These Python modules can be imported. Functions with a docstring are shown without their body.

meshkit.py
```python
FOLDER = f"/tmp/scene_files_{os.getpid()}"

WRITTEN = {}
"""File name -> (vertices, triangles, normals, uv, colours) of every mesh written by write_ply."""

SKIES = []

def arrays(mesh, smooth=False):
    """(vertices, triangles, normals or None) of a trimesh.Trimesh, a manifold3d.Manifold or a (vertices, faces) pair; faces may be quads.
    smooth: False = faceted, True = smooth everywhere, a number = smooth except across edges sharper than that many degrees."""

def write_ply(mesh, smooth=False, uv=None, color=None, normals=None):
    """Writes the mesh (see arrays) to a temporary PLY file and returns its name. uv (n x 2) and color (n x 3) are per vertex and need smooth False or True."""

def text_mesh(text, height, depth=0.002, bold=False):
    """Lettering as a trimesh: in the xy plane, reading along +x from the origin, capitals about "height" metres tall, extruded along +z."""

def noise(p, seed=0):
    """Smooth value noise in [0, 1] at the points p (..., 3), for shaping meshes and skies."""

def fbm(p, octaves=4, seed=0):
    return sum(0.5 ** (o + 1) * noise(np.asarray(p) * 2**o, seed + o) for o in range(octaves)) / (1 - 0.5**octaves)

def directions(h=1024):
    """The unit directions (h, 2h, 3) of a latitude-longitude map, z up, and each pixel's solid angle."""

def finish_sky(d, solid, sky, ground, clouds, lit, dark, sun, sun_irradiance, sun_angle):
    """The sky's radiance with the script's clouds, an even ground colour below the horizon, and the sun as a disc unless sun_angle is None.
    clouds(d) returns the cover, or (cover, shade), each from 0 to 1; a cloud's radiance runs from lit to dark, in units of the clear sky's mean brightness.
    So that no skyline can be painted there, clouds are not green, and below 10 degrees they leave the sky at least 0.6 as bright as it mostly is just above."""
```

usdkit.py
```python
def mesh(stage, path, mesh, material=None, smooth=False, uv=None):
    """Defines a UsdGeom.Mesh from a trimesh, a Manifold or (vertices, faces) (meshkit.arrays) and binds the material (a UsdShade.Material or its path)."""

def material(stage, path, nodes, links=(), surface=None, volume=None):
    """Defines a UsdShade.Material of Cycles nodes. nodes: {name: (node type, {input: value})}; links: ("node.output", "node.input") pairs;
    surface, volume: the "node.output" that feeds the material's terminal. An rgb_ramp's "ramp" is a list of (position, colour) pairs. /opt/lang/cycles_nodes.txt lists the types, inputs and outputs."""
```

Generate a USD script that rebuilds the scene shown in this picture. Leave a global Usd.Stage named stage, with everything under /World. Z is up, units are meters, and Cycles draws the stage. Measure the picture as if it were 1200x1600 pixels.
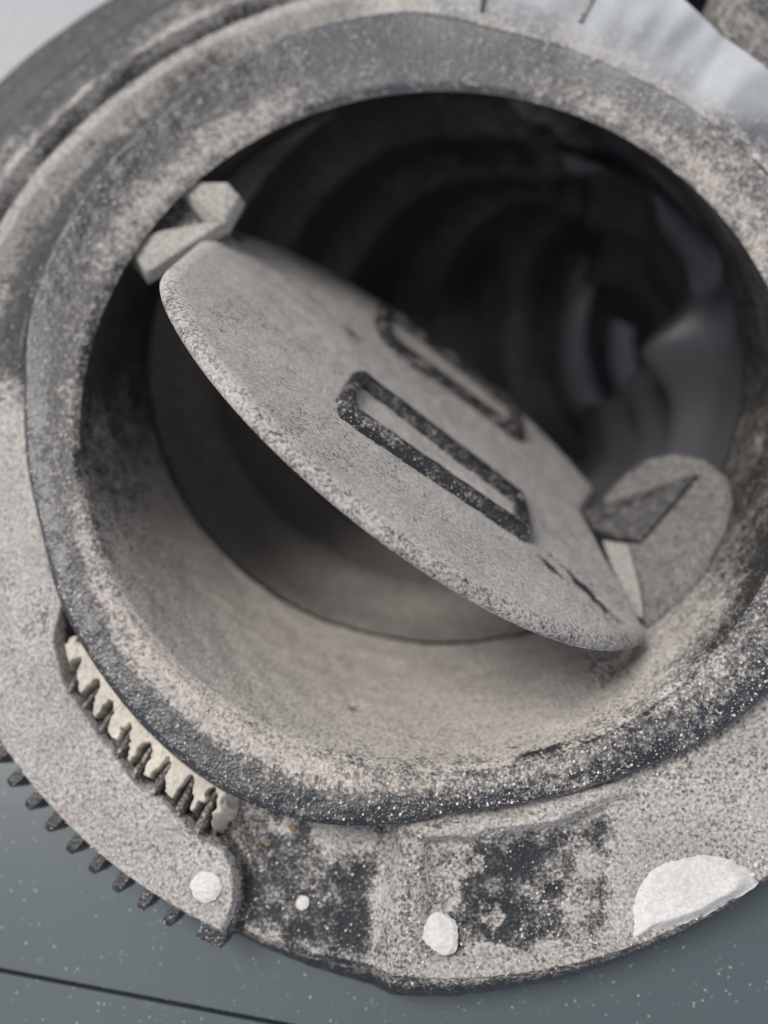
import math, random
import numpy as np, trimesh, usdkit, meshkit
from shapely.geometry import Polygon, LineString
from shapely import affinity
from pxr import Usd, UsdGeom, UsdLux, UsdShade, Gf, Sdf, Vt

random.seed(7); rng = np.random.default_rng(7)
stage = Usd.Stage.CreateInMemory()
UsdGeom.SetStageUpAxis(stage, UsdGeom.Tokens.z); UsdGeom.SetStageMetersPerUnit(stage, 1.0)
UsdGeom.Xform.Define(stage, '/World'); UsdGeom.Scope.Define(stage, '/World/Looks')
S = 0.035            # metres per working unit: the mouth of the port has radius 1 unit = 35 mm

# ------------------------------------------------------------------ camera
RIGHT = np.array([0.99869218, 0.0, -0.05112668]); DOWN = np.array([-0.01232764, -0.97049541, -0.24080424]); FWD = np.array([-0.04961821, 0.24111959, -0.96922618])
EYE = np.array([-0.01530586, -0.90949356, 2.34152027])
cam = UsdGeom.Camera.Define(stage, '/World/camera')
M = np.eye(4); M[0, :3] = RIGHT; M[1, :3] = -DOWN; M[2, :3] = -FWD; M[3, :3] = EYE * S
cam.AddTransformOp().Set(Gf.Matrix4d(*M.ravel().tolist()))
cam.CreateHorizontalApertureAttr(36.0); cam.CreateVerticalApertureAttr(48.0); cam.CreateFocalLengthAttr(42.0)
cam.CreateClippingRangeAttr(Gf.Vec2f(0.001, 100)); cam.CreateFocusDistanceAttr(2.10 * S); cam.CreateFStopAttr(21.0)
cam.CreateExposureAttr(0.42)

# ------------------------------------------------------------------ sky and sun
SUN_EL, SUN_AZ = math.radians(61), math.radians(-52)       # azimuth from +y towards +x
sd = np.array([math.cos(SUN_EL) * math.sin(SUN_AZ), math.cos(SUN_EL) * math.cos(SUN_AZ), math.sin(SUN_EL)])
sky = UsdLux.DomeLight.Define(stage, '/World/sky')
skymat = usdkit.material(stage, '/World/Looks/sky_look', {
    "sky": ("sky_texture", {"sky_type": "single_scattering", "sun_disc": False, "sun_elevation": SUN_EL, "sun_rotation": SUN_AZ}),
    "bw": ("rgb_to_bw", {}), "tc": ("texture_coordinate", {}),
    "n": ("noise_texture", {"scale": 2.2, "detail": 4.0}),
    "cl": ("rgb_ramp", {"ramp": [(0.0, (0.55, 0.57, 0.6)), (0.42, (0.7, 0.72, 0.75)), (0.62, (1.5, 1.5, 1.5)), (1.0, (1.6, 1.6, 1.6))]}),
    "mul": ("mix_color", {"blend_type": "multiply", "fac": 1.0}),
    "mx": ("mix_color", {"fac": 0.8}),
    "bg": ("background_shader", {"strength": 0.15})},
    [("tc.generated", "n.vector"), ("n.fac", "cl.fac"), ("sky.color", "bw.color"), ("bw.val", "mul.a"), ("cl.color", "mul.b"), ("sky.color", "mx.a"), ("mul.result", "mx.b"), ("mx.result", "bg.color")], surface="bg.background")
UsdShade.MaterialBindingAPI.Apply(sky.GetPrim()).Bind(skymat)
sky.GetPrim().SetCustomDataByKey('kind', 'structure')
sun = UsdLux.DistantLight.Define(stage, '/World/sun')
sun.CreateIntensityAttr(0.55); sun.CreateAngleAttr(24.0); sun.CreateNormalizeAttr(True); sun.CreateColorAttr(Gf.Vec3f(1.0, 0.96, 0.9))
sun.AddTransformOp().Set(Gf.Matrix4d().SetRotate(Gf.Rotation(Gf.Vec3d(0, 0, 1), Gf.Vec3d(*sd.tolist()))))

# ------------------------------------------------------------------ helpers
used = {}
def numbered(parent, name):
    k = (parent, name); used[k] = used.get(k, -1) + 1
    return name if used[k] == 0 else f'{name}_{used[k]:03d}'
def keys(p, label=None, cat=None, group=None, kind=None):
    for k, v in (('label', label), ('category', cat), ('group', group), ('kind', kind)):
        if v: p.SetCustomDataByKey(k, v)
def thing(name, label, cat, group=None, loc=(0, 0, 0)):
    x = UsdGeom.Xform.Define(stage, '/World/' + numbered('/World', name))
    x.AddTranslateOp().Set(Gf.Vec3d(*(np.array(loc, float) * S).tolist()))
    keys(x.GetPrim(), label, cat, group); return x.GetPrim()
def put(name, v, f, mat, parent=None, dust=None, smooth=True, loc=(0, 0, 0), painted_sheen=None, **kw):
    """one Mesh prim from working-unit vertices; loc is the origin of its parent"""
    base = str(parent.GetPath()) if parent else '/World'
    path = base + '/' + numbered(base, name)
    v = (np.asarray(v, float) - np.asarray(loc, float)) * S
    if dust is not None or smooth is True:
        m = usdkit.mesh(stage, path, (v, f), mat, smooth=True)
        if dust is not None:
            UsdGeom.PrimvarsAPI(m).CreatePrimvar('dust', Sdf.ValueTypeNames.FloatArray, 'vertex').Set(Vt.FloatArray.FromNumpy(np.asarray(dust, np.float32)))
        if painted_sheen is not None:
            UsdGeom.PrimvarsAPI(m).CreatePrimvar('painted_sheen', Sdf.ValueTypeNames.FloatArray, 'vertex').Set(Vt.FloatArray.FromNumpy(np.asarray(painted_sheen, np.float32)))
    else:
        m = usdkit.mesh(stage, path, trimesh.Trimesh(v, f, process=False), mat, smooth=smooth)
    keys(m.GetPrim(), **kw); return m.GetPrim()
def gridfaces(n, m, wrap=False, flip=False):
    i, j = np.meshgrid(np.arange(n - 1), np.arange(m if wrap else m - 1), indexing='ij')
    a = i * m + j; b = i * m + (j + 1) % m; c = (i + 1) * m + (j + 1) % m; d = (i + 1) * m + j
    q = np.stack([a, b, c, d], -1).reshape(-1, 4)
    if flip: q = q[:, ::-1]
    return np.vstack([q[:, [0, 1, 2]], q[:, [0, 2, 3]]])
def sst(a, b, x):
    t = np.clip((np.asarray(x, float) - a) / (b - a), 0, 1); return t * t * (3 - 2 * t)
def win(x, a, b, w):                                     # soft window a..b
    return sst(a - w, a + w, x) * (1 - sst(b - w, b + w, x))
def keyed(th, table):                                    # periodic interpolation over degrees
    t = np.array(table, float); x = np.r_[t[-1, 0] - 360, t[:, 0], t[0, 0] + 360]
    y = np.r_[t[-1, 1], t[:, 1], t[0, 1]]; return np.interp(th, x, y)
def fbm(p, o=4, seed=0): return meshkit.fbm(np.asarray(p, float), o, seed)
def prism(poly3, depth, taper=0.0, axis=(0, 0, -1), round_=0.0):
    """a solid from a 3-D polygon swept along axis, its top edges bevelled"""
    P = np.array(poly3, float); ax = np.array(axis, float); ax /= np.linalg.norm(ax); n = len(P); c = P.mean(0)
    if round_:
        d = c - P; L = np.linalg.norm(d, axis=1, keepdims=True); top = P + d / L * round_; mid = P + ax * round_ * 0.8
    else: top, mid = P, P + ax * 1e-4
    bot = P + ax * depth + (c - P) * taper
    return np.vstack([top, mid, bot])
def hull(pts): 
    h = trimesh.convex.convex_hull(np.asarray(pts, float)); return h.vertices, h.faces
def refine(v, f, size):
    v, f = trimesh.remesh.subdivide_to_size(v, f, size, max_iter=12); m = trimesh.Trimesh(v, f, process=True); return m

# ------------------------------------------------------------------ materials
def dusty(name, base=(0.016, 0.017, 0.020), dust=(0.47, 0.425, 0.39), rough=0.42, bias=0.0, fine=3200.0, mid=900.0, specks=0.5, bump=0.8, k=3.4, spec=0.5, grain=0.38, tint=(0.36, 0.33, 0.305), painted_sheen=None):
    nodes = {
        "tc": ("texture_coordinate", {}), "at": ("attribute", {"attribute": "dust"}),
        "nf": ("noise_texture", {"scale": fine, "detail": 2.0, "roughness": 0.6}), "nm": ("noise_texture", {"scale": mid, "detail": 5.0, "roughness": 0.65}),
        "nl": ("noise_texture", {"scale": 160.0, "detail": 3.0, "roughness": 0.6}),
        "a1": ("math", {"math_type": "multiply", "value2": 0.46}), "a2": ("math", {"math_type": "multiply_add", "value2": 0.54}),
        "st": ("math", {"math_type": "multiply_add", "value2": k, "value3": -0.5 * k - 0.32 + bias * 1.64}),
        "ds": ("math", {"math_type": "multiply_add", "value2": 1.64}),
        "cl": ("map_range", {"from_min": 0.0, "from_max": 1.0, "to_min": 0.0, "to_max": 1.0, "range_type": "smoothstep", "clamp": True}),
        "vo": ("voronoi_texture", {"scale": 3600.0, "feature": "f1"}), "vc": ("separate_color", {}),
        "vr": ("math", {"math_type": "multiply_add", "value2": 0.42, "value3": 0.04}),
        "v1": ("math", {"math_type": "less_than"}), "v2": ("math", {"math_type": "greater_than", "value2": 1.0 - specks * 0.4}),
        "v3": ("math", {"math_type": "multiply"}), "v4": ("math", {"math_type": "multiply", "value2": 0.75}), "mk": ("math", {"math_type": "maximum"}),
        "dc": ("mix_color", {"a": dust, "b": tint}), "rp": ("rgb_ramp", {"ramp": [(0.35, (0, 0, 0)), (0.65, (1, 1, 1))]}),
        "gr": ("mix_color", {"blend_type": "multiply", "fac": 1.0}), "gf": ("rgb_ramp", {"ramp": [(0.28, (1 - grain * 1.3,) * 3), (0.72, (1 + grain * 0.75,) * 3)]}),
        "col": ("mix_color", {"a": base}), "ro": ("mix_float", {"a": rough, "b": 0.95}), "sp": ("mix_float", {"a": spec, "b": 0.12}),
        "h1": ("math", {"math_type": "multiply_add", "value2": 0.6}), "bp": ("bump", {"strength": bump, "distance": 0.0002}),
        "p": ("principled_bsdf", {})}
    if painted_sheen: nodes['aw'] = ('attribute', {'attribute': 'painted_sheen'}); nodes['cw'] = ('mix_color', {'a': base, 'b': painted_sheen})  # mixes a paler base colour in as painted sky sheen
    links = [("tc.object", "nf.vector"), ("tc.object", "nm.vector"), ("tc.object", "nl.vector"), ("tc.object", "vo.vector"),
        ("nf.fac", "a1.value1"), ("nm.fac", "a2.value1"), ("a1.value", "a2.value3"), ("a2.value", "st.value1"),
        ("at.fac", "ds.value1"), ("st.value", "ds.value3"), ("ds.value", "cl.value"),
        ("vo.distance", "v1.value1"), ("vo.color", "vc.color"), ("vc.r", "v2.value1"), ("vc.g", "vr.value1"), ("vr.value", "v1.value2"), ("v1.value", "v3.value1"), ("v2.value", "v3.value2"), ("v3.value", "v4.value1"),
        ("cl.result", "mk.value1"), ("v4.value", "mk.value2"),
        ("nl.fac", "rp.fac"), ("rp.color", "dc.fac"), ("dc.result", "gr.a"), ("nf.fac", "gf.fac"), ("gf.color", "gr.b"),
        ("gr.result", "col.b"), ("mk.value", "col.fac"), ("mk.value", "ro.fac"), ("mk.value", "sp.fac"),
        ("nf.fac", "h1.value1"), ("mk.value", "h1.value3"), ("h1.value", "bp.height"),
        ("col.result", "p.base_color"), ("ro.result", "p.roughness"), ("sp.result", "p.specular_ior_level"), ("bp.normal", "p.normal")]
    if painted_sheen: links += [('aw.fac', 'cw.fac'), ('cw.result', 'col.a')]
    return usdkit.material(stage, '/World/Looks/' + name, nodes, links, surface="p.BSDF")
D_RIM = dusty('dusty_rim', base=(0.018, 0.020, 0.026), rough=0.33, specks=1.2, bump=0.6, painted_sheen=(0.31, 0.322, 0.34))
D_FLANGE = dusty('dusty_flange', rough=0.45, dust=(0.425, 0.40, 0.377), tint=(0.345, 0.323, 0.303), grain=0.46, bump=0.9)
D_SHOULDER = dusty('smooth_shoulder', base=(0.018, 0.020, 0.026), rough=0.24, specks=0.5, bump=0.12, spec=1.0, painted_sheen=(0.44, 0.452, 0.47))
D_THROAT = dusty('dusty_throat', dust=(0.47, 0.435, 0.40), tint=(0.40, 0.37, 0.34), rough=0.55, specks=0.2, base=(0.022, 0.021, 0.020))
D_FLAP = dusty('dusty_flap', dust=(0.43, 0.40, 0.375), tint=(0.37, 0.345, 0.325), rough=0.5, specks=0.35, bump=0.4, grain=0.26)
D_RIDGE = dusty('worn_ridge', bias=0.30, rough=0.4)
D_DARK = dusty('dark_edge', bias=0.16, rough=0.4, specks=0.8)
D_RIB = dusty('dark_rib', bias=0.46, base=(0.03, 0.026, 0.022), rough=0.6)
D_MID = dusty('half_dusty', bias=0.62, rough=0.5, specks=0.3)
D_HOSE = dusty('hose_rubber', base=(0.075, 0.075, 0.085), dust=(0.40, 0.37, 0.345), tint=(0.33, 0.31, 0.29), rough=0.28, k=1.3, specks=0.0, bump=0.1, fine=1200, mid=300)
D_CREAM = dusty('cream_dust', bias=1.2, grain=0.16, bump=0.5, dust=(0.56, 0.505, 0.435), tint=(0.47, 0.43, 0.38), specks=0.0)
D_WHITE = dusty('white_dust', bias=1.3, dust=(0.62, 0.60, 0.58), tint=(0.54, 0.52, 0.50), specks=0.0, bump=0.35, grain=0.14)
D_RUST = dusty('rust', bias=1.2, dust=(0.28, 0.18, 0.10), tint=(0.22, 0.14, 0.08), specks=0.0)
D_PIVOT = dusty('pivot_dust', bias=0.50, k=1.2, rough=0.6, specks=0.1, dust=(0.33, 0.31, 0.29), tint=(0.27, 0.255, 0.24))
D_ARM = dusty('bracket_dust', bias=0.85, k=2.2, dust=(0.43, 0.40, 0.37))
D_POST = dusty('post_dust', bias=1.0, dust=(0.36, 0.34, 0.315), tint=(0.30, 0.285, 0.265), specks=0.0)
D_BACK = dusty('grey_casting', bias=0.55, dust=(0.42, 0.40, 0.39), rough=0.5, specks=0.2)
PANEL = dusty('panel_paint', base=(0.062, 0.080, 0.085), dust=(0.4, 0.43, 0.43), tint=(0.36, 0.4, 0.4), rough=0.24, bias=0.02, specks=0.14, bump=0.05, mid=420.0, spec=1.0)
PANEL_L = dusty('panel_light', base=(0.30, 0.31, 0.32), dust=(0.46, 0.465, 0.475), tint=(0.40, 0.405, 0.415), rough=0.4, bias=0.3, specks=0.1, bump=0.3)

# ------------------------------------------------------------------ the port housing
port = thing('intake_port', 'dust coated black plastic round intake port with notched flange, filling the picture', 'intake port')
NT = 1500
th = np.linspace(-180, 180, NT, endpoint=False); tr = np.radians(th); cs, sn = np.cos(tr), np.sin(tr)
C2, R2, Z2 = np.array([0.0386, 0.4745]), 1.0807, -0.70        # where the hose joins the throat
R3 = keyed(th, [(-172, 1.15), (-162, 1.135), (-150, 1.155), (-139, 1.16), (-127, 1.172), (-115, 1.18), (-106, 1.168), (-95, 1.13), (-89, 1.10), (-80, 1.097), (-72, 1.10), (-66, 1.11), (-50, 1.15), (-30, 1.18), (0, 1.18), (30, 1.16), (60, 1.15), (80, 1.18), (92, 1.245), (111, 1.25), (125, 1.23), (143, 1.228), (161, 1.21), (170, 1.19), (178, 1.16)])
R3 = np.convolve(np.r_[R3[-30:], R3, R3[:30]], np.hanning(41) / np.hanning(41).sum(), 'same')[30:-30]
Z3 = keyed(th, [(-175, 0.01), (-60, 0.0), (-20, 0.03), (40, 0.06), (90, 0.06), (140, 0.05), (170, 0.03)])
xy = np.stack([cs, sn], 1)
def ring_pts(r, z): return np.stack([cs * r, sn * r, z + 0 * cs], 1)

def sheen_mask(P):                                              # sky sheen painted as lighter base colour on the polished upper right shoulder
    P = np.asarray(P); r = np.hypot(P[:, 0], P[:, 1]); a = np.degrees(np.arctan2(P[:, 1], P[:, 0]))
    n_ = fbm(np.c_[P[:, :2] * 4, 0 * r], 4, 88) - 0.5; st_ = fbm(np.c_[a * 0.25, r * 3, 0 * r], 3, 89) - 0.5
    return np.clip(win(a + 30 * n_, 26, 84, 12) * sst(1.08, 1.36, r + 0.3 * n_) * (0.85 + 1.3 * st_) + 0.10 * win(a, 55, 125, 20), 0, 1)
# throat: the bore wall, from the lip down to the hose
rows, dd = [], []
TT = np.r_[0.017, np.linspace(0.03, 1.0, 90)]
side = keyed(th, [(-175, 0.30), (-160, 0.60), (-140, 0.9), (-110, 1.0), (-80, 1.0), (-60, 0.85), (-45, 0.62), (-30, 0.35), (0, 0.22), (40, 0.25), (80, 0.22), (110, 0.3), (140, 0.15), (165, 0.05), (176, 0.16)])
for t in TT:
    r = 1 + (R2 - 1) * t; p = np.stack([C2[0] * t + cs * r, C2[1] * t + sn * r, Z2 * t + 0 * cs], 1)
    n_ = fbm(np.c_[p[:, :2] * 5, p[:, 2] * 5 + 3], 4, 5) - 0.5
    lump = win(th, -150, -50, 14) * (0.016 * n_ + 0.010 * (fbm(p * 16, 3, 9) - 0.5))
    lump = lump * sst(0.02, 0.12, t); p[:, 0] -= cs * lump; p[:, 1] -= sn * lump
    d = side + 0.55 * n_ - 0.25 * (1 - sst(0, 0.25, t)) * win(th, -115, -20, 12) - 0.35 * sst(0.25, 0.0, t) * win(th, 150, 180, 10)
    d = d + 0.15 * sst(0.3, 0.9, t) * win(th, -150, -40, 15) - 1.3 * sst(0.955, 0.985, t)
    if t == TT[0]: p = ring_pts(1.0, -0.012)
    for c_, w_ in (((-0.227, -0.834, -0.244), 0.020), ((-0.06, -0.905, -0.15), 0.012), ((0.12, -0.80, -0.33), 0.012)):
        g_ = np.exp(-((p - c_) ** 2).sum(1) / w_ ** 2); d = d - 0.9 * g_; p = p - np.stack([-cs, -sn, 0 * cs], 1) * (0.012 * g_)[:, None]
    sl_ = win(th + 9 * n_, -78, -70.5, 1.6) * win(t, 0.018, 0.055, 0.006); d = d - 0.75 * sl_ * (0.6 + 1.6 * np.abs(n_))
    rows.append(p); dd.append(d)
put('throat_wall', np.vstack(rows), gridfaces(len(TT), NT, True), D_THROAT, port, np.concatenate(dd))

# rim: the flat ring round the mouth with a rounded lip
rows, dd = [], []
U = np.r_[0.0, 0.02, 0.05, 0.09, np.linspace(0.13, 0.93, 44), 0.96, 0.985, 1.0, 1.0]
inner = keyed(th, [(-170, 0.42), (-150, 0.62), (-135, 0.85), (-115, 0.80), (-95, 0.62), (-80, 0.5), (-60, 0.42), (-35, 0.45), (-10, 0.5), (20, 0.62), (50, 0.64), (62, 0.58), (75, 0.30), (95, 0.24), (110, 0.40), (125, 0.62), (145, 0.62), (160, 0.42), (175, 0.36)])
outer = keyed(th, [(-170, 0.12), (-150, 0.05), (-130, 0.10), (-100, 0.2), (-70, 0.24), (-40, 0.28), (0, 0.25), (25, 0.34), (45, 0.36), (60, 0.30), (80, 0.16), (100, 0.14), (125, 0.16), (150, 0.08), (170, 0.10)])
for i, u in enumerate(U):
    r = 1 + (R3 - 1) * u
    z = Z3 * u ** 1.5 - 0.012 * sst(0.10, 0.0, u) - 0.014 * sst(0.88, 1.0, u) ** 2 + 0.004 * np.sin(np.pi * u)
    if i == len(U) - 1: z = Z3 - 0.16; r = R3 + 0.004
    p = ring_pts(r, z)
    n_ = fbm(np.c_[p[:, :2] * 6, 0 * cs + 1], 4, 21) - 0.5
    p[:, 2] += 0.006 * (fbm(np.c_[p[:, :2] * 22, 0 * cs], 3, 3) - 0.5) * (inner > 0.4)
    w = sst(0.30, 0.72, u + 0.5 * n_)
    d = inner * (1 - w) + outer * w + 0.5 * n_ - 0.1 * sst(0.05, 0, u)
    if i >= len(U) - 2: d = 0.35 * d + 0.35 * np.clip(win(th, -180, -150, 4) + win(th, 150, 180, 4) + win(th, -100, 20, 6), 0, 1)
    rows.append(p); dd.append(d)
put('rim', np.vstack(rows), gridfaces(len(U), NT, True), D_RIM, port, np.concatenate(dd), painted_sheen=sheen_mask(np.vstack(rows)))

# flange: height field from the rim's foot out to the edge
UL = win(th, 98, 176, 5); UR = win(th, 22, 92, 5); BOT = 1 - np.clip(UL + UR, 0, 1)
RO = 1.5 * BOT + 1.98 * UL + keyed(th, [(20, 1.40), (44, 1.415), (52, 1.43), (60, 1.50), (70, 1.62), (90, 1.75)]) * UR
NS = 170
SS = np.linspace(0, 1, NS)
rows, dd = [], []
recess = win(th, -111.2, -96.5, 0.35)
slope_r = sst(-97.0, -94.2, th)                            # the sloping right wall of the recess
rec = sst(-111.6, -110.8, th) * (1 - slope_r)
groove_in = keyed(th, [(-156, 1.10), (-151, 1.16), (-147.5, 1.215), (-143, 1.245), (-139, 1.256), (-130, 1.278), (-120, 1.292), (-114.5, 1.312), (-113, 1.335), (-112, 1.37), (-111.3, 1.42), (-110.8, 1.53)])
for s in SS:
    r = R3 - 0.002 + (RO - R3 + 0.002) * s
    P2 = np.stack([cs * r, sn * r], 1)
    n_ = fbm(np.c_[P2 * 5, 0 * cs], 4, 31) - 0.5; n2 = fbm(np.c_[P2 * 14, 0 * cs + 4], 4, 33) - 0.5
    zb = -0.045 - 0.05 * (r - 1.15) / 0.35
    # ratchet groove between rim and plate
    g = win(th, -150, -109, 1.5) * sst(0.018, -0.012, r - groove_in + 0.03 * n2)
    zb = zb - 0.085 * np.maximum(g, rec)
    pocket = win(th, -91.5, -68 + 0 * th, 1.2) * win(r, 1.165, 1.452, 0.012)
    tri = sst(0.0, 0.05, (-68 - th) * 0.02 - (r - 1.17) * 0.33 + 0.02)
    pocket = pocket * tri
    lipb = win(th, -93, -66, 2.5) * win(r + 0.04 * n2, 1.118, 1.158, 0.012)
    zb = zb - 0.03 * pocket + 0.022 * lipb
    # upper-left stepped profile
    zu = np.interp(r, [1.2, 1.235, 1.30, 1.37, 1.42, 1.46, 1.485, 1.51, 1.54, 1.57, 1.62, 1.72, 1.745, 1.80, 1.86, 1.88, 1.98], [0.02, -0.02, -0.07, -0.09, -0.06, -0.06, -0.10, -0.11, -0.065, -0.075, -0.11, -0.14, -0.20, -0.21, -0.20, -0.235, -0.25])
    zr = Z3 - 0.012 - 0.015 * sst(1.20, 1.45, r)
    z = zb * BOT + zu * UL + zr * UR
    z = z + 0.010 * n2 * (BOT + 0.4 * UL) + 0.006 * n_
    z = z - 0.014 * sst(0.985, 1.0, s)
    # dust
    d = 0.93 + 0.7 * n_ + 0.3 * n2
    d = np.where(th < -100, d + 0.04, d - 0.12 * sst(-70, -40, th))
    dr = 0.32 + 1.3 * n2 + 0.7 * n_ + 0.55 * sst(1.26, 1.17, r) + 0.35 * sst(1.44, 1.49, r)
    d = d * (1 - rec) + dr * rec
    swall = win(th, -97.5, -93.2, 0.5); d = d * (1 - swall) + (0.72 + 0.4 * n2) * swall
    pk = win(th + 24 * n2 + 16 * n_, -91.0, -67, 2.0) * win(r + 0.12 * n2, 1.175, 1.455, 0.02) * tri
    d = d * (1 - pk) + (0.40 + 1.5 * n2 + 1.0 * n_) * pk
    d = np.maximum(d, lipb * 0.98)
    d = np.where(win(th, -153, -110, 1.5) * sst(0.012, -0.006, r - groove_in) > 0.5, 0.38 + 0.8 * n2, d)
    du = np.interp(r, [1.2, 1.24, 1.33, 1.39, 1.43, 1.46, 1.485, 1.50, 1.53, 1.56, 1.60, 1.70, 1.73, 1.80, 1.83, 1.86, 1.98], [0.12, 0.18, 0.32, 0.75, 0.95, 0.85, 0.5, 0.25, 0.8, 0.7, 0.42, 0.4, -0.1, -0.3, 0.12, -0.3, -0.4]) + 0.8 * n_ * sst(1.74, 1.66, r)
    d = d * BOT + du * UL + (0.04 + 0.2 * n_ + 0.2 * n2 + 0.42 * sst(0.5, 0, s)) * UR
    d = d - 0.25 * sst(0.97, 1.0, s) * BOT
    rows.append(np.c_[P2, z]); dd.append(d)
zl = rows[-1][:, 2]
bev = keyed(th, [(-150, 0.014), (-118, 0.018), (-110, 0.035), (-96, 0.065), (-84, 0.05), (-65, 0.034), (-50, 0.03), (0, 0.02), (90, 0.02), (180, 0.014)])
jag = 0.006 * (fbm(np.c_[cs * 40, sn * 40, 0 * cs], 3, 36) - 0.5)
for k_, dz_, dv in ((0.25, -0.010, 0.45), (0.55, -0.03, 0.16), (1.0, -0.075, 0.08), (1.04, -0.19, 0.0)):
    q = np.stack([cs * (RO + bev * k_ + jag), sn * (RO + bev * k_ + jag), np.maximum(zl + dz_, -0.285)], 1); rows.append(q); dd.append(np.full(NT, dv))
RW, DW = np.stack(rows), np.stack(dd)
i0, i1 = np.searchsorted(th, [24, 95])
cut = np.r_[np.arange(i1, NT), np.arange(0, i0 + 1)]
put('flange', RW[:, cut].reshape(-1, 3), gridfaces(len(rows), len(cut)), D_FLANGE, port, DW[:, cut].ravel())
mid_c = np.arange(i0, i1 + 1)
put('shoulder', RW[:, mid_c].reshape(-1, 3), gridfaces(len(rows), len(mid_c)), D_SHOULDER, port, DW[:, mid_c].ravel(), painted_sheen=sheen_mask(RW[:, mid_c].reshape(-1, 3)))

# ratchet ribs in the groove, and the dust packed between them
RIBS = [(1.232, -142.7, 1.261, -141.0), (1.22, -139.2, 1.274, -138.3), (1.208, -135.9, 1.275, -134.8), (1.191, -132.6, 1.279, -131.2), (1.201, -129.0, 1.281, -128.2), (1.203, -125.7, 1.283, -125.2), (1.197, -122.2, 1.292, -121.4), (1.19, -118.9, 1.300, -118.4)]
def pz(r, t, z): a = math.radians(t); return np.array([r * math.cos(a), r * math.sin(a), z])
for i, (r0, t0, r1, t1) in enumerate(RIBS):
    w = 0.34 + 0.1 * (i > 4)
    pts = []
    for r, t, ww, zt in ((r0 - 0.01, t0, w * 0.5, -0.085), (r1 + 0.012, t1, w * 1.25, -0.066)):
        for sg in (-1, 1): pts += [pz(r, t + sg * ww * 0.6, zt), pz(r, t + sg * ww, zt - 0.015), pz(r, t + sg * ww * 1.1, -0.16)]
    v, f = hull(pts); m = refine(v, f, 0.02)
    put('rib', m.vertices, m.faces, D_RIB, port, smooth=30)
tq = np.linspace(-150.5, -112.5, 620); qq = np.linspace(-0.04, 1.0, 54)
rin, rout = np.interp(tq, th, R3) + 0.006, np.interp(tq, th, groove_in)
rows = []
for q in qq:
    r = rin + (rout - rin) * q
    near = np.full(len(tq), 1.2)
    for i, (r0, t0, r1, t1) in enumerate(RIBS):
        tc = t0 + (t1 - t0) * np.clip((r - r0) / (r1 - r0), -0.4, 1.1)
        hw = (0.12 + 0.85 * np.clip(q, 0, 1) ** 1.5) * (0.7 + 0.08 * i)
        near = np.minimum(near, np.abs(tq - tc) - hw + 1.2 * sst(0.45 - 0.03 * i, 0.1 - 0.03 * i, q))
    p = np.c_[np.cos(np.radians(tq)) * r, np.sin(np.radians(tq)) * r]
    n_ = fbm(np.c_[p * 20, 0 * r], 4, 41) - 0.5
    nf_ = fbm(np.c_[p * 55, 0 * r], 3, 44) - 0.5
    up = sst(-0.1, 0.42, near + 0.9 * n_ + 0.9 * nf_) * sst(1.02, 0.86 - 0.25 * 0, q + 0.35 * n_) * sst(-0.04, 0.03, q)
    up = up * win(tq + 5 * n_, -146.6, -116.8, 1.6)
    rows.append(np.c_[p, -0.155 + up * (0.108 + 0.02 * n_ - 0.022 * q)])
put('packed_dust', np.vstack(rows), gridfaces(len(qq), len(tq)), D_CREAM, port, smooth=True, label='cream dust packed between the ribs')
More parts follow.
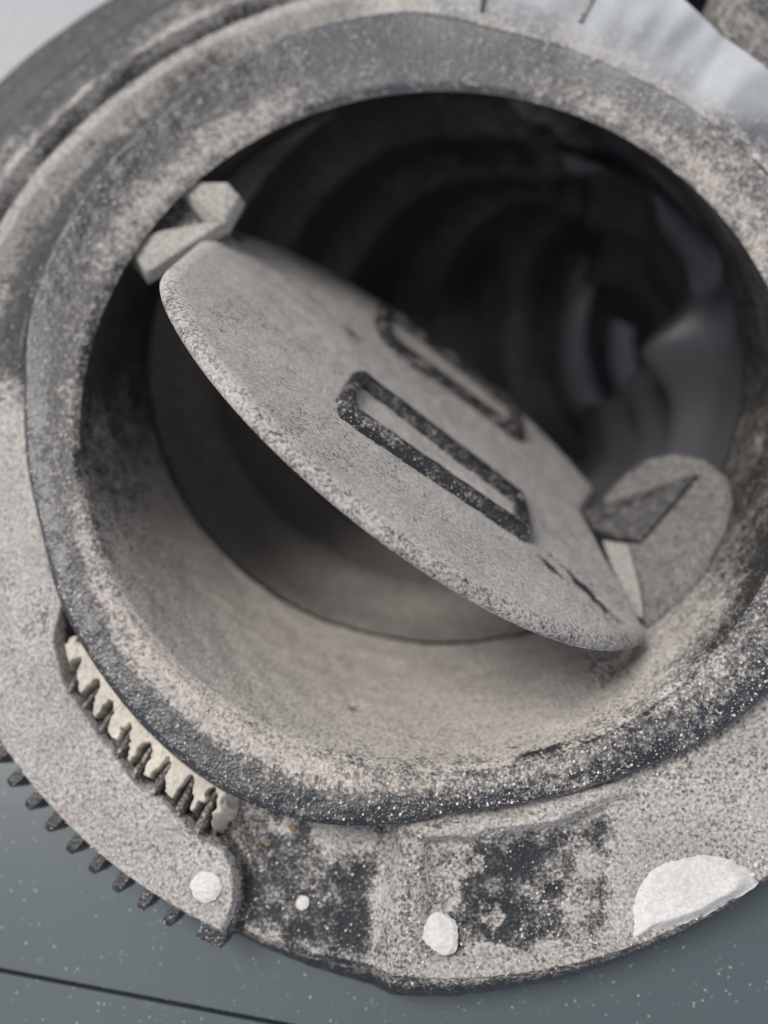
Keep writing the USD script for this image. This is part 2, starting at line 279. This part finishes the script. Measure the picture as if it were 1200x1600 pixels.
# grip teeth below the flange edge
for t in (-143.5, -141.0, -138.0, -135.0, -132.0, -128.9, -125.9, -122.9, -119.9, -116.9):
    pts = []
    for r, w in ((1.49, 0.58), (1.54, 0.50), (1.555, 0.36)):
        for sg in (-1, 1): pts += [pz(r, t + sg * w, -0.115 - (0.012 if r > 1.55 else 0)), pz(r, t + sg * w * 1.05, -0.235)]
    v, f = hull(pts); m = refine(v, f, 0.02); put('grip_tooth', m.vertices, m.faces, D_DARK, port, smooth=30)
pts = []
for r in (1.47, 1.545):
    for t in (-113.9, -111.2): pts += [pz(r, t, -0.122), pz(r, t, -0.25)]
v, f = hull(pts); m = refine(v, f, 0.025); put('stop_block', m.vertices, m.faces, D_DARK, port, smooth=30)

# pivot bracket at the upper left of the mouth: two arms with a recessed plate between them
br = put('pivot_bracket', *(lambda m: (m.vertices, m.faces))(refine(*hull(prism([[-0.95, 0.53, -0.05], [-0.79, 0.73, -0.05], [-0.66, 0.615, -0.085], [-0.85, 0.48, -0.07]], 0.12)), 0.03)), dusty('bracket_recess', bias=0.38, base=(0.03, 0.028, 0.026), rough=0.6, specks=0.2), port, smooth=30)
for poly in ([[-0.935, 0.536, -0.025], [-0.845, 0.424, -0.035], [-0.617, 0.583, -0.03], [-0.681, 0.606, -0.06]], [[-0.784, 0.718, -0.02], [-0.614, 0.722, -0.03], [-0.579, 0.684, -0.05], [-0.621, 0.587, -0.045], [-0.681, 0.606, -0.065]]):
    m = refine(*hull(prism(poly, 0.05, -0.1, round_=0.008)), 0.03)
    m.vertices[:] += 0.006 * (fbm(m.vertices * 18, 3, 8)[:, None] - 0.5)
    put('bracket_arm', m.vertices, m.faces, D_ARM, br, smooth=35)
# small stop rib under the flap's lower right end
m = refine(*hull(prism([[0.435, -0.62, -0.36], [0.42, -0.751, -0.175], [0.44, -0.761, -0.17], [0.545, -0.666, -0.22], [0.535, -0.62, -0.28]], 0.2, 0, (0.3, -0.6, -0.7))), 0.03)
put('stop_rib', m.vertices, m.faces, D_MID, port, smooth=30)
# radial seam on the smooth top of the rim
for t, r0, r1, mt in ((82.3, 1.235, 1.42, D_DARK), (68.6, 1.26, 1.42, D_MID)):
    pts = [pz(r, t + sg * 0.28, z) for r in (r0, r1) for sg in (-1, 1) for z in (0.03, 0.062 if r == r1 else 0.055)]
    v, f = hull(pts); put('seam', v, f, mt, port, smooth=False)

# ------------------------------------------------------------------ corrugated hose below the throat
hose = thing('corrugated_hose', 'black corrugated rubber hose bending away below the throat, dust on its floor', 'hose')
NP, NH = 320, 420
LH = 3.4
sl = np.linspace(0, LH, NP); phi = np.linspace(0, 2 * np.pi, NH, endpoint=False); pd = np.degrees(phi)
d0, d1 = np.array([0.06, 0.50, -0.86]), np.array([0.16, 0.36, -0.92])
path, p = [], np.r_[C2, Z2 - 0.03]
rows, dd = [], []
for k in range(NP):
    w = sst(0, 1.0, sl[k]); w2 = sst(0.7, 2.2, sl[k]); t_ = (d0 * (1 - w) + d1 * w) * (1 - w2) + np.array([0.85, 0.25, -0.45]) * w2; t_ /= np.linalg.norm(t_)
    if k: p = p + t_ * (sl[1] - sl[0])
    tilt = sst(0, 0.5, sl[k]); ax = np.array([0, 0, -1.0]) * (1 - tilt) + t_ * tilt; ax /= np.linalg.norm(ax)
    X = np.array([1.0, 0, 0]) - ax * ax[0]; X /= np.linalg.norm(X); Y = np.cross(X, ax); Y = Y if Y[1] > 0 else -Y
    taper = 1 - 0.40 * sst(-0.2, 2.6, sl[k])
    c_ = 0.5 - 0.5 * math.cos(2 * math.pi * sl[k] / 0.42)
    corr = 0.10 * (1 - c_) ** 2.2 * sst(0.02, 0.2, sl[k])
    q_ = np.stack([np.cos(phi) * 2.2, np.sin(phi) * 2.2, 0 * phi + sl[k] * 0.9], 1)
    fold = (fbm(q_, 3, 55) - 0.5) * 0.7 * np.clip(np.cos(np.radians(pd - 20)), 0, 1) ** 0.8
    ridge = 0.2 * np.exp(-((pd - 48 + 30 * (sl[k] - 0.6)) / 9) ** 2) + 0.2 * np.exp(-((np.where(pd > 180, pd - 360, pd) + 12 + 26 * (sl[k] - 0.7)) / 10) ** 2) + 0.1 * np.exp(-((pd - 78 + 20 * sl[k]) / 7) ** 2)
    rr = (R2 * 1.03 + 0.05 * sst(0.0, 0.06, sl[k])) * taper - corr * (1 - 0.5 * win(pd, 190, 330, 25)) - (ridge + fold * 0.5) * sst(0.1, 0.5, sl[k])
    v_ = p + rr[:, None] * (np.cos(phi)[:, None] * X + np.sin(phi)[:, None] * Y)
    n_ = fbm(v_ * 2.5, 4, 51) - 0.5
    low = win(pd, 165, 298, 14)
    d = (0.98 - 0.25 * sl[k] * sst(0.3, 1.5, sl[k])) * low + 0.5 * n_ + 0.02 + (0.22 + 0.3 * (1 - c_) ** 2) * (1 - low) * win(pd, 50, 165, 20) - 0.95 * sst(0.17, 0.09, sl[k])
    rows.append(v_); dd.append(d)
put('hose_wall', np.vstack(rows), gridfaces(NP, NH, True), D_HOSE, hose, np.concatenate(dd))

# ------------------------------------------------------------------ butterfly flap
flap = thing('butterfly_flap', 'half open dust covered oval valve flap across the mouth of the port', 'valve flap')
FC = np.array([-0.0053, 0.0581, -0.2819]); FA = np.array([0.69742, -0.71666, 0.0]); FB = np.array([-0.36427, -0.3545, 0.86118]); FN = np.array([0.61717, 0.60061, 0.50829]); KF = 0.97
def fl(u, v, h=0.0): return FC + KF * (np.multiply.outer(u, FA) + np.multiply.outer(v, FB)) + np.multiply.outer(h, FN)
RF = 0.955
ph = np.linspace(-np.pi, np.pi, 900, endpoint=False)
rho = np.full(900, RF)
cl_ = np.cos(ph - math.radians(152)); rho = np.where(cl_ > 0.8, np.minimum(rho, 0.877 / np.maximum(cl_, 0.5)), rho)   # flat on the bracket side
kw_ = np.hanning(61); kw_ /= kw_.sum(); rho = np.convolve(np.r_[rho[-60:], rho, rho[:60]], kw_, 'same')[60:-60]
a0, a1, a2 = math.atan2(-0.81, 0.505), math.atan2(-0.407, 0.545), math.atan2(0.113, 0.945)
for i, a in enumerate(ph):
    for (b0, P0, b1, P1) in ((a0, (0.505, -0.81), a1, (0.545, -0.407)), (a1, (0.545, -0.407), a2, (0.945, 0.113))):
        if b0 <= a <= b1:
            P0_, P1_ = np.array(P0), np.array(P1); d = np.array([math.cos(a), math.sin(a)]); e = P1_ - P0_
            t = (P0_[0] * e[1] - P0_[1] * e[0]) / (d[0] * e[1] - d[1] * e[0]); rho[i] = min(RF, t)
prof = [(k, 0.0) for k in np.linspace(0.002, 0.955, 150)] + [(0.968, -0.002), (0.98, -0.006), (0.990, -0.011), (0.997, -0.018), (1.0, -0.026), (1.0, -0.034), (0.992, -0.043), (0.975, -0.047), (0.5, -0.047), (0.01, -0.047)]
rows, dd = [], []
for i, (k, h) in enumerate(prof):
    u, v = rho * k * np.cos(ph), rho * k * np.sin(ph)
    n1 = fbm(np.c_[u * 5, v * 2.5, 0 * u], 4, 61) - 0.5; n2 = fbm(np.c_[u * 26, v * 12, 0 * u], 3, 62) - 0.5
    n3 = fbm(np.c_[u * 4, v * 16 + u * 8, 0 * u + 2], 4, 64) - 0.5
    hh = h + (0.007 * n1 + 0.006 * n2 + 0.006 * n3) * sst(0.985, 0.93, k) * (1 if i < 152 else 0)
    d = 0.86 + 0.5 * n1 + 0.3 * n2 + 0.3 * n3
    edge = sst(0.955, 0.982, k + 0.03 * n2) * (rho > 0.9)
    d = d * (1 - edge) + (0.66 + 0.4 * n1) * edge
    for (mu, mv, su, sv, am) in ((-0.397, -0.04, 0.045, 0.05, 0.6), (-0.203, -0.318, 0.05, 0.06, 0.35), (0.059, -0.165, 0.035, 0.05, 0.3), (0.72, 0.226, 0.10, 0.022, 0.75), (0.62, 0.30, 0.045, 0.022, 0.65), (-0.56, -0.02, 0.03, 0.05, 0.3), (-0.9, 0.05, 0.05, 0.1, 0.4)):
        d = d - am * np.exp(-((u - mu) / su) ** 2 - ((v - mv) / sv) ** 2) * (1 if i < 152 else 0)
    if i > 158: d = d * 0.3
    rows.append(fl(u, v, hh)); dd.append(d)
put('disc', np.vstack(rows), gridfaces(len(prof), 900, True), D_FLAP, flap, np.concatenate(dd))
def frame(pts, lab):
    q = np.array(pts) * [1, 0.38]
    ln = LineString(np.vstack([q, q[:1]]))
    levels = [(0.023, -0.01), (0.022, 0.012), (0.018, 0.024), (0.010, 0.030)]
    V, F, n0 = [], [], 0
    for (b, h), (b1, h1) in zip(levels[:-1], levels[1:]):
        pass
    # one stack of bevelled bars: outlines sampled at equal parameters
    ts = np.linspace(0, 1, 420, endpoint=False)
    poly = ln.buffer(0.018, join_style=1)
    outer = LineString(poly.exterior.coords); inner = LineString(poly.interiors[0].coords[::-1]) if not Polygon(poly.interiors[0]).exterior.is_ccw == poly.exterior.is_ccw else LineString(poly.interiors[0].coords)
    cl = LineString(ln.coords)
    O = np.array([outer.interpolate(t, True).coords[0] for t in ts])
    from scipy.spatial import cKDTree
    dens = np.array([ln.interpolate(t, True).coords[0] for t in np.linspace(0, 1, 2400)]); tree = cKDTree(dens)
    mid_ = dens[tree.query(O)[1]]
    I = 2 * mid_ - O
    prof_ = [(0.0, -0.012), (0.02, 0.010), (0.10, 0.020), (0.25, 0.028), (0.5, 0.031), (0.75, 0.028), (0.90, 0.020), (0.98, 0.010), (1.0, -0.012)]
    rows, dd = [], []
    for s, h in prof_:
        q = O * (1 - s) + I * s; u, v = q[:, 0], q[:, 1] / 0.38
        n_ = fbm(np.c_[u * 30, v * 14, 0 * u + h * 40], 3, 71) - 0.5
        rows.append(fl(u, v, h + 0.006 * n_ * (h > 0))); dd.append(-0.06 + 0.6 * n_ + lab)
    put('raised_frame', np.vstack(rows), gridfaces(len(rows), 420, True), D_RIDGE, flap, np.concatenate(dd))
frame([(-0.165, 0.275), (-0.075, 0.50), (-0.02, 0.565), (0.505, 0.275), (0.395, 0.06)], 0)
frame([(-0.57, -0.60), (-0.47, -0.40), (-0.36, -0.27), (0.17, -0.55), (0.02, -0.86)], -0.02)
# pivot plate at the right end with its gusset and post
HN = np.array([-0.4963, 0.44666, 0.74444])
hp = np.array([[0.58, -0.113, -0.672], [0.66, -0.035, -0.665], [0.735, 0.015, -0.645], [0.819, 0.019, -0.592], [0.889, -0.028, -0.517], [0.928, -0.117, -0.437], [0.921, -0.203, -0.391], [0.876, -0.311, -0.356], [0.801, -0.433, -0.333], [0.718, -0.528, -0.331], [0.626, -0.611, -0.343], [0.60, -0.52, -0.42], [0.60, -0.32, -0.54]])
m = refine(*hull(prism(hp, 0.07, 0, -HN, round_=0.014)), 0.04)
put('pivot_plate', m.vertices, m.faces, D_PIVOT, flap, smooth=35)
A0, A1, B0, B1, B2 = np.array([0.507, -0.181, -0.612]), np.array([0.525, -0.25, -0.560]), np.array([0.851, -0.094, -0.470]), np.array([0.653, -0.313, -0.476]), np.array([0.600, -0.30, -0.52])
bk = np.array([0.05, 0.05, -0.20])
m = refine(*hull([A0, A1, B0, B1, B2, A0 + bk * 0.3, B0 + bk * 0.3]), 0.04)
put('gusset', m.vertices, m.faces, dusty('gusset_dark', bias=0.30, k=1.6, rough=0.45, specks=0.2), flap, smooth=30)
m = refine(*hull(prism([[0.548, -0.299, -0.535], [0.615, -0.323, -0.482], [0.620, -0.492, -0.378], [0.612, -0.575, -0.335], [0.575, -0.551, -0.366]], 0.09, 0.1, -HN)), 0.03)
put('pivot_post', m.vertices, m.faces, D_POST, flap, smooth=30)

# ------------------------------------------------------------------ panels beneath, and the neighbouring casting
casing = thing('machine_casing', 'blue grey painted sheet metal casing under and around the port, crossed by a dark seam', 'casing')
hole = Polygon([(1.40 * math.cos(t), 1.40 * math.sin(t)) for t in np.linspace(0, 2 * np.pi, 120, endpoint=False)]).union(Polygon([(0.6, 1.1), (1.2, 0.7), (2.2, 1.3), (1.2, 2.3)]))
def sheet(name, poly, z, mat, **kw):
    m = trimesh.creation.extrude_polygon(Polygon(poly).difference(hole), 0.03, engine='earcut')
    put(name, m.vertices + [0, 0, z - 0.03], m.faces, mat, casing, smooth=30, **kw)
sheet('casing_panel', [(-1.75, -1.448), (6, -2.66), (6, 6), (-0.493, 6), (-0.493, 1.647), (-1.75, 0.397)], -0.30, PANEL, label='casing panel above the seam')
sheet('casing_panel', [(-6, -0.80), (-6, -8), (6, -8), (6, -2.674), (-1.75, -1.462)], -0.304, PANEL, label='casing panel below the seam, along the bottom edge')
sheet('side_panel', [(-6, -0.786), (-1.757, -1.448), (-1.757, 0.4), (-0.5, 1.65), (-0.5, 6), (-6, 6)], -0.302, PANEL_L, label='pale grey panel in the top left corner')
m = trimesh.creation.extrude_polygon(Polygon([(-6, -0.7), (-1.75, -1.35), (6, -2.5), (6, -2.8), (-1.75, -1.56), (-6, -0.9)]), 0.02, engine='earcut')
put('seam_backing', m.vertices + [0, 0, -0.37], m.faces, D_DARK, casing, smooth=False)
m = trimesh.creation.extrude_polygon(Polygon([(0.3, 0.9), (1.2, 0.4), (2.6, 1.3), (1.2, 2.8)]).difference(Polygon([(1.40 * math.cos(t), 1.40 * math.sin(t)) for t in np.linspace(0, 2 * np.pi, 60, endpoint=False)])), 0.02, engine='earcut')
put('cavity_floor', m.vertices + [0, 0, -0.75], m.faces, D_DARK, casing, smooth=False)
cast = thing('neighbour_casting', 'blurred grey dusty casting behind a dark gap in the top right corner', 'casting')
m = refine(*hull(prism([[0.965, 1.50, -0.09], [0.93, 1.33, -0.09], [0.955, 1.235, -0.09], [1.09, 1.10, -0.09], [1.4, 1.0, -0.09], [1.9, 1.4, -0.09], [1.3, 2.0, -0.09]], 0.21, -0.05, round_=0.03)), 0.04)
m.vertices[:] += 0.03 * (fbm(m.vertices * 5, 3, 80)[:, None] - 0.5); put('casting_body', m.vertices, m.faces, D_BACK, cast, smooth=35)
m = refine(*hull(prism([[1.035, 1.5, 0.0], [1.03, 1.33, 0.0], [1.12, 1.255, 0.0], [1.5, 1.2, 0.0], [1.7, 1.6, 0.0]], 0.1, -0.08, round_=0.03)), 0.04)
put('casting_boss', m.vertices, m.faces, D_BACK, cast, smooth=35)

# ------------------------------------------------------------------ loose dust: the white heap and crumbs
def crumbs(V, F, at, lo, spread, rg):
    """adds small irregular grains round a heap, part of the same heap"""
    q = trimesh.creation.icosphere(subdivisions=1)
    for p in at:
        k = lo * (0.3 + 1.1 * rg.random() ** 2); vv = q.vertices * (1 + 0.5 * (rg.random((len(q.vertices), 1)) - 0.5)) * [k, k, k * 0.7] + np.array(p) + np.r_[rg.normal(0, spread, 2), 0]
        if np.hypot(*vv.mean(0)[:2]) > 1.485: continue
        F.append(q.faces + sum(len(x) for x in V)); V.append(vv)
    return V, F
def heap(name, outline, z0, hgt, label, mat=D_WHITE, seed=0, cat='dust heap', n=60):
    poly = Polygon(outline); c = np.array(poly.centroid.coords[0]); ln = LineString(poly.exterior.coords)
    B_ = np.array([ln.interpolate(t, True).coords[0] for t in np.linspace(0, 1, 160, endpoint=False)])
    B_ = c + (B_ - c) * (1 + 0.16 * (fbm(np.c_[B_ * 22, 0 * B_[:, 0]], 3, seed)[:, None] - 0.5))
    rows = []
    for k in np.linspace(1.0, 0.0, n):
        q = c + (B_ - c) * k
        z = z0 + hgt * sst(1.0, 0.62, k) * (0.92 + 0.25 * (fbm(np.c_[q * 7, 0 * q[:, 0]], 3, seed + 1) - 0.5)) + 0.006 * (fbm(np.c_[q * 40, 0 * q[:, 0]], 2, seed + 2) - 0.5)
        rows.append(np.c_[q, z])
    rg = np.random.default_rng(seed + 5); V, F = crumbs([np.vstack(rows)], [gridfaces(n, 160, True)], [(*B_[i], z0 + 0.004) for i in rg.integers(0, 105, 170)], 0.006, 0.012, rg)
    put(name, np.vstack(V), np.vstack(F), mat, smooth=True, label=label, cat=cat)
heap('dust_heap', [(0.459, -1.299), (0.486, -1.247), (0.52, -1.209), (0.601, -1.186), (0.681, -1.175), (0.742, -1.193), (0.786, -1.225), (0.80, -1.268), (0.714, -1.322), (0.586, -1.375), (0.468, -1.41), (0.451, -1.344)], -0.098, 0.036, 'large flat heap of white dust on the flange at the lower right', seed=3)
def blob(cx, cy, z, r, label, mat, seed, cat='dust clump', sx=1.0, name='dust_clump'):
    e = trimesh.creation.icosphere(subdivisions=5); E_ = e.vertices; rg = np.random.default_rng(seed + 90); w_ = sum(np.sin(E_ @ rg.normal(0, 1.5 * (j + 1), 3) + rg.uniform(0, 6)) / (j + 1.5) for j in range(6)); v = E_ * (1 + 0.13 * w_[:, None] + 0.10 * (fbm(E_ * 7 + seed, 3, seed)[:, None] - 0.5))
    V, F = [v * [r * sx, r, r * 0.26] + [cx, cy, z - r * 0.1]], [e.faces]; V, F = crumbs(V, F, [(cx + r * 1.0 * math.cos(a), cy + r * 1.0 * math.sin(a), z - r * 0.05) for a in rg.uniform(0, 6.28, 34)], r * 0.06, r * 0.25, rg)
    put(name, np.vstack(V), np.vstack(F), mat, smooth=True, label=label, cat=cat)
blob(-0.594, -1.285, -0.075, 0.036, 'white dust clump on the plate end beside the recess', D_WHITE, 1)
blob(0.004, -1.392, -0.088, 0.046, 'cream dust clump on the dark pocket near the flange edge', D_WHITE, 2)
blob(-0.354, -1.336, -0.155, 0.017, 'tiny white dust clump on the dark recess floor', D_WHITE, 3)
for i, (x, y, z, lab) in enumerate([(-0.382, -1.150, -0.135, 'orange rust crumb at the top of the recess'), (-0.591, -1.161, -0.12, 'dark orange rust crumb at the end of the last rib'), (-0.451, -1.187, -0.14, 'small ochre rust crumb in the recess below the last dust clump')]):
    blob(x, y, z, 0.008, lab, D_RUST, 10 + i, 'rust crumb', name='rust_crumb')
# hair lying on the panel
hc = UsdGeom.BasisCurves.Define(stage, '/World/hair')
pts = np.array([(-0.10, -1.552), (-0.05, -1.560), (0.03, -1.566), (0.12, -1.556), (0.2, -1.540), (0.27, -1.513)]); pts = np.c_[pts, np.full(len(pts), -0.296)] * S
hc.CreateTypeAttr('cubic'); hc.CreateBasisAttr('catmullRom'); hc.CreateCurveVertexCountsAttr([len(pts)]); hc.CreatePointsAttr(Vt.Vec3fArray.FromNumpy(pts.astype(np.float32)))
hc.CreateWidthsAttr([0.00005]); hc.SetWidthsInterpolation('constant')
UsdShade.MaterialBindingAPI.Apply(hc.GetPrim()).Bind(D_DARK); keys(hc.GetPrim(), 'thin dark hair lying on the panel just below the flange edge', 'hair')

# ------------------------------------------------------------------ loose grains lying on the housing
g = trimesh.creation.icosphere(subdivisions=1); gv = g.vertices * (1 + 0.5 * (rng.random((len(g.vertices), 1)) - 0.5))
pi = UsdGeom.PointInstancer.Define(stage, '/World/dust_grains'); keys(pi.GetPrim(), 'fine loose dust grains scattered over the rim and flange', 'dust grains', kind='stuff')
gm = usdkit.mesh(stage, '/World/dust_grains/grain', (gv * S, g.faces), usdkit.material(stage, '/World/Looks/grain_look', {"p": ("principled_bsdf", {"base_color": (0.56, 0.53, 0.50), "roughness": 0.9, "specular_ior_level": 0.2})}, surface="p.BSDF"), smooth=True)
pi.CreatePrototypesRel().SetTargets([gm.GetPath()])
FLv = RW[2:-3].reshape(-1, 3); sel = FLv[rng.choice(len(FLv), 60000)]; rad = np.hypot(sel[:, 0], sel[:, 1]); an = np.degrees(np.arctan2(sel[:, 1], sel[:, 0]))
ok = (fbm(np.c_[sel[:, :2] * 7, 0 * rad], 3, 95) + 0.35 * sst(1.40, 1.5, rad) > rng.uniform(0.35, 1.0, len(rad))) & ((an < -25) | (an > 100) | (rng.random(len(an)) < 0.3))
sel = sel[ok][:5000]
tt, uu = rng.uniform(-np.pi, np.pi, 3800), rng.random(3800)
r3 = np.interp(np.degrees(tt), th, R3); z3 = np.interp(np.degrees(tt), th, Z3)
rm = np.c_[np.cos(tt) * (1 + (r3 - 1) * (0.06 + 0.86 * uu)), np.sin(tt) * (1 + (r3 - 1) * (0.06 + 0.86 * uu)), z3 * (0.06 + 0.86 * uu) ** 1.5 + 0.003]
pp = np.vstack([sel, rm]); n = len(pp); sc = 0.0010 + 0.0030 * rng.random(n) ** 5
pi.CreatePositionsAttr(Vt.Vec3fArray.FromNumpy((pp * S).astype(np.float32))); pi.CreateProtoIndicesAttr(Vt.IntArray.FromNumpy(np.zeros(n, np.int32)))
pi.CreateScalesAttr(Vt.Vec3fArray.FromNumpy(np.repeat(sc[:, None], 3, 1).astype(np.float32) * np.array([1, 1, 0.8], np.float32)))
